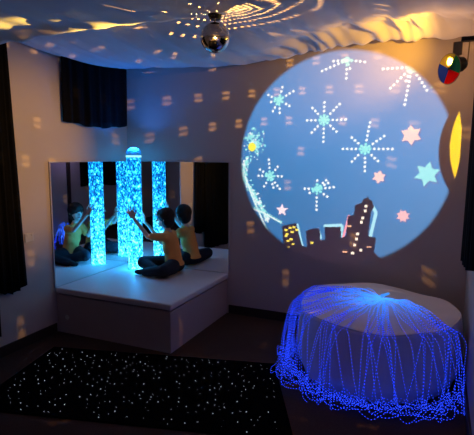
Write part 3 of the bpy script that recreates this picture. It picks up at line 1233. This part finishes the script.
# sparkling comet and tower at the left edge
rr_ = random.Random(5)
for k in range(170):
    a = rr_.uniform(0, 2 * PI)
    d = abs(rr_.gauss(0, 0.06))
    x, z = px(254, 143)
    put(dotm(x + d * math.cos(a), z + d * 1.3 * math.sin(a), rr_.uniform(0.005, 0.011)), CY if rr_.random() < 0.7 else WH)
x, z = px(252, 147)
put(dotm(x, z, 0.040), (0.85, 0.85, 0.05))
line([(247, 158), (243, 170), (244, 180), (252, 192), (260, 205), (268, 222)], 0.016, CY, True)
line([(247, 158), (243, 170), (244, 180), (252, 192), (260, 205), (268, 222)], 0.007, WH)
for k in range(150):
    tq = rr_.random() * 5
    i0 = min(4, int(tq))
    cp = [(247, 158), (243, 170), (244, 180), (252, 192), (260, 205), (268, 222)]
    xa_, ya_ = cp[i0][0] + (cp[i0 + 1][0] - cp[i0][0]) * (tq - i0), cp[i0][1] + (cp[i0 + 1][1] - cp[i0][1]) * (tq - i0)
    x, z = px(xa_ + rr_.gauss(1, 1.6), ya_ + rr_.gauss(0, 1.5))
    put(dotm(x, z, 0.009), CY if rr_.random() < 0.6 else WH)
line([(245, 176), (252, 196), (265, 226), (277, 249)], 0.012, CY, True)
line([(245, 176), (252, 196), (265, 226)], 0.006, WH)
line([(244, 205), (262, 211), (282, 223)], 0.015, CY, True)
line([(247, 207), (262, 212), (280, 222)], 0.006, WH)
line([(246, 209), (257, 220)], 0.010, CY, True)
# skyline
BL = (0.012, 0.006, 0.010)
RIMC = (0.35, 0.75, 0.9)
line([(266, 228), (276, 248)], 0.013, RIMC)
line([(297, 225), (302, 247)], 0.016, RIMC)
line([(319, 231), (321, 238)], 0.010, RIMC)
line([(325, 226), (341, 225)], 0.014, RIMC)
line([(342, 226), (341, 236)], 0.014, RIMC)
line([(373, 207), (376, 213), (370, 238)], 0.014, RIMC)
line([(349, 216), (343, 238)], 0.010, (0.9, 0.35, 0.45))
sil = [(236, 226), (254, 232), (264, 228), (276, 252), (284, 252), (282, 226), (296, 223), (302, 246), (307, 247), (306, 231), (311, 229), (317, 228),
       (320, 230), (320, 240), (325, 240), (325, 227), (341, 227), (341, 238), (346, 236), (348, 216), (354, 215), (355, 205), (362, 203),
       (363, 199), (367, 198), (368, 195), (369, 199), (372, 201), (374, 207), (371, 212), (368, 236), (376, 238), (374, 252), (420, 300), (230, 300)]
put(poly_mask([px(*p) for p in sil]), BL)
for p, c in (((290, 228), 1), ((294, 227), 1), ((286, 230), 1), ((287, 234), 1), ((292, 232), 1), ((297, 230), 1), ((286, 236), 1), ((291, 239), 1),
             ((288, 241), 1), ((293, 244), 1), ((288, 247), 1), ((312, 243), 1)):
    x, z = px(*p)
    put(((abs(X - x) < 0.015) & (abs(Z - z) < 0.009)).astype(float), (1.0, 0.85, 0.1))
for p in ((366, 206), (365, 211), (362.5, 218), (361.5, 222), (357.5, 234), (356.5, 239), (354.5, 245), (352.5, 253), (361, 250)):
    x, z = px(*p)
    put(((abs(X - x) < 0.012) & (abs(Z - z) < 0.012)).astype(float), (1.0, 0.9, 0.75))
for p in ((345, 252), (349, 226), (369, 247)):
    x, z = px(*p)
    put(((abs(X - x) < 0.020) & (abs(Z - z) < 0.006)).astype(float), (0.9, 0.5, 0.3))
# moon: dark round with a bright yellow crescent
mxx, mzz = 3.04 + 0.33, px(438, 149)[1]
D = np.hypot((X - mxx) / 0.33, (Z - mzz) / 0.47)
put(np.clip((1 - D) / 0.03, 0, 1), (0.02, 0.008, 0.006))
cx0, cz0 = px(450, 145)[0], px(455, 145)[1]
cx1 = px(461.5, 145)[0]
q = np.clip(1 - ((Z - cz0) / 0.262) ** 2, 0, 1)
cm = cx0 + 0.62 * (cx1 - cx0)
cres = (X > cm - (cm - cx0) * q) & (X < cm + (cx1 - cm) * q)
img *= inside[..., None]
put(cres.astype(float), (1.0, 0.66, 0.0))

SD = 0.12                                  # slide distance in front of the bulb
kk = SD / (0 - PROJ.y)
co = np.zeros((N, N, 3))
co[..., 0] = (X - PROJ.x) * kk
co[..., 1] = SD
co[..., 2] = (Z - PROJ.z) * kk
idx = np.arange(N * N).reshape(N, N)
faces = np.stack([idx[:-1, :-1], idx[1:, :-1], idx[1:, 1:], idx[:-1, 1:]], -1).reshape(-1, 4)
me = bpy.data.meshes.new('picture_slide')
me.vertices.add(N * N)
me.vertices.foreach_set('co', co.reshape(-1))
me.loops.add(faces.size)
me.loops.foreach_set('vertex_index', faces.reshape(-1).astype(np.int32))
me.polygons.add(len(faces))
me.polygons.foreach_set('loop_start', (np.arange(len(faces)) * 4).astype(np.int32))
me.update(calc_edges=True)
ca = me.color_attributes.new('slide_colour', 'FLOAT_COLOR', 'POINT')
ca.data.foreach_set('color', np.concatenate([img, np.ones((N, N, 1))], -1).reshape(-1).astype(np.float32))
M_slide = bpy.data.materials.new('coloured_film')
M_slide.use_nodes = True
nt = M_slide.node_tree
nt.nodes.remove(nt.nodes['Principled BSDF'])
at = nt.nodes.new('ShaderNodeAttribute')
at.attribute_name = 'slide_colour'
tb = nt.nodes.new('ShaderNodeBsdfTransparent')
nt.links.new(at.outputs['Color'], tb.inputs[0])
nt.links.new(tb.outputs[0], nt.nodes['Material Output'].inputs[0])
me.materials.append(M_slide)
pj = thing('picture_projector', PROJ, 'black slide projector behind the viewer, casting the night-sky picture', 'projector')
link('picture_slide', me, pj)
bm = bmesh.new()
bx_ = 0.09
cxs, czs = (PC[0] - PROJ.x) * kk, (PC[1] - PROJ.z) * kk
hs = PR * kk
y1 = SD + 0.001
box(bm, (-bx_, -0.12, -bx_ - 0.02), (bx_, -0.11, bx_))
box(bm, (-bx_, -0.11, -bx_ - 0.02), (-bx_ + 0.006, y1, bx_))
box(bm, (bx_ - 0.006, -0.11, -bx_ - 0.02), (bx_, y1, bx_))
box(bm, (-bx_ + 0.006, -0.11, bx_ - 0.006), (bx_ - 0.006, y1, bx_))
box(bm, (-bx_ + 0.006, -0.11, -bx_ - 0.02), (bx_ - 0.006, y1, -bx_ - 0.014))
# front plate around the slide gate
box(bm, (-bx_ + 0.006, y1 - 0.004, -bx_ - 0.014), (cxs - hs, y1, bx_ - 0.006))
box(bm, (cxs + hs, y1 - 0.004, -bx_ - 0.014), (bx_ - 0.006, y1, bx_ - 0.006))
box(bm, (cxs - hs, y1 - 0.004, czs + hs), (cxs + hs, y1, bx_ - 0.006))
box(bm, (cxs - hs, y1 - 0.004, -bx_ - 0.014), (cxs + hs, y1, czs - hs))
obj('projector_case', bm, M_darkin, pj)
boxobj('wall_shelf', (-0.14, FRONT - PROJ.y + 0.001, -bx_ - 0.045), (0.14, 0.14, -bx_ - 0.022), M_frame, pj)

# ------------------------------------------------------------------ spare fibre bundle seen in the mirror
fb = thing('fibre_optic_bundle', (3.02, -2.22, 0), 'loose blue glowing fibre bundle on the floor, seen in the left mirror', 'fibre optic light')
for k in range(34):
    bm = bmesh.new()
    uv = bm.loops.layers.uv.new('UVMap')
    a = rf.uniform(0, 2 * PI)
    P = [Vector((0.0, 0.0, 0.02))]
    h = rf.uniform(0.10, 0.36)
    Rr = rf.uniform(0.08, 0.24)
    for q in range(1, 9):
        s = q / 8
        P.append(Vector((math.cos(a + s * 0.8) * Rr * s, math.sin(a + s * 0.8) * Rr * s, 0.01 + h * math.sin(PI * s))))
    tube(bm, smooth_path(P), 0.004, 5, cap=False, uv=uv)
    obj('fibre_strand', bm, M_fib, fb, smooth=True)
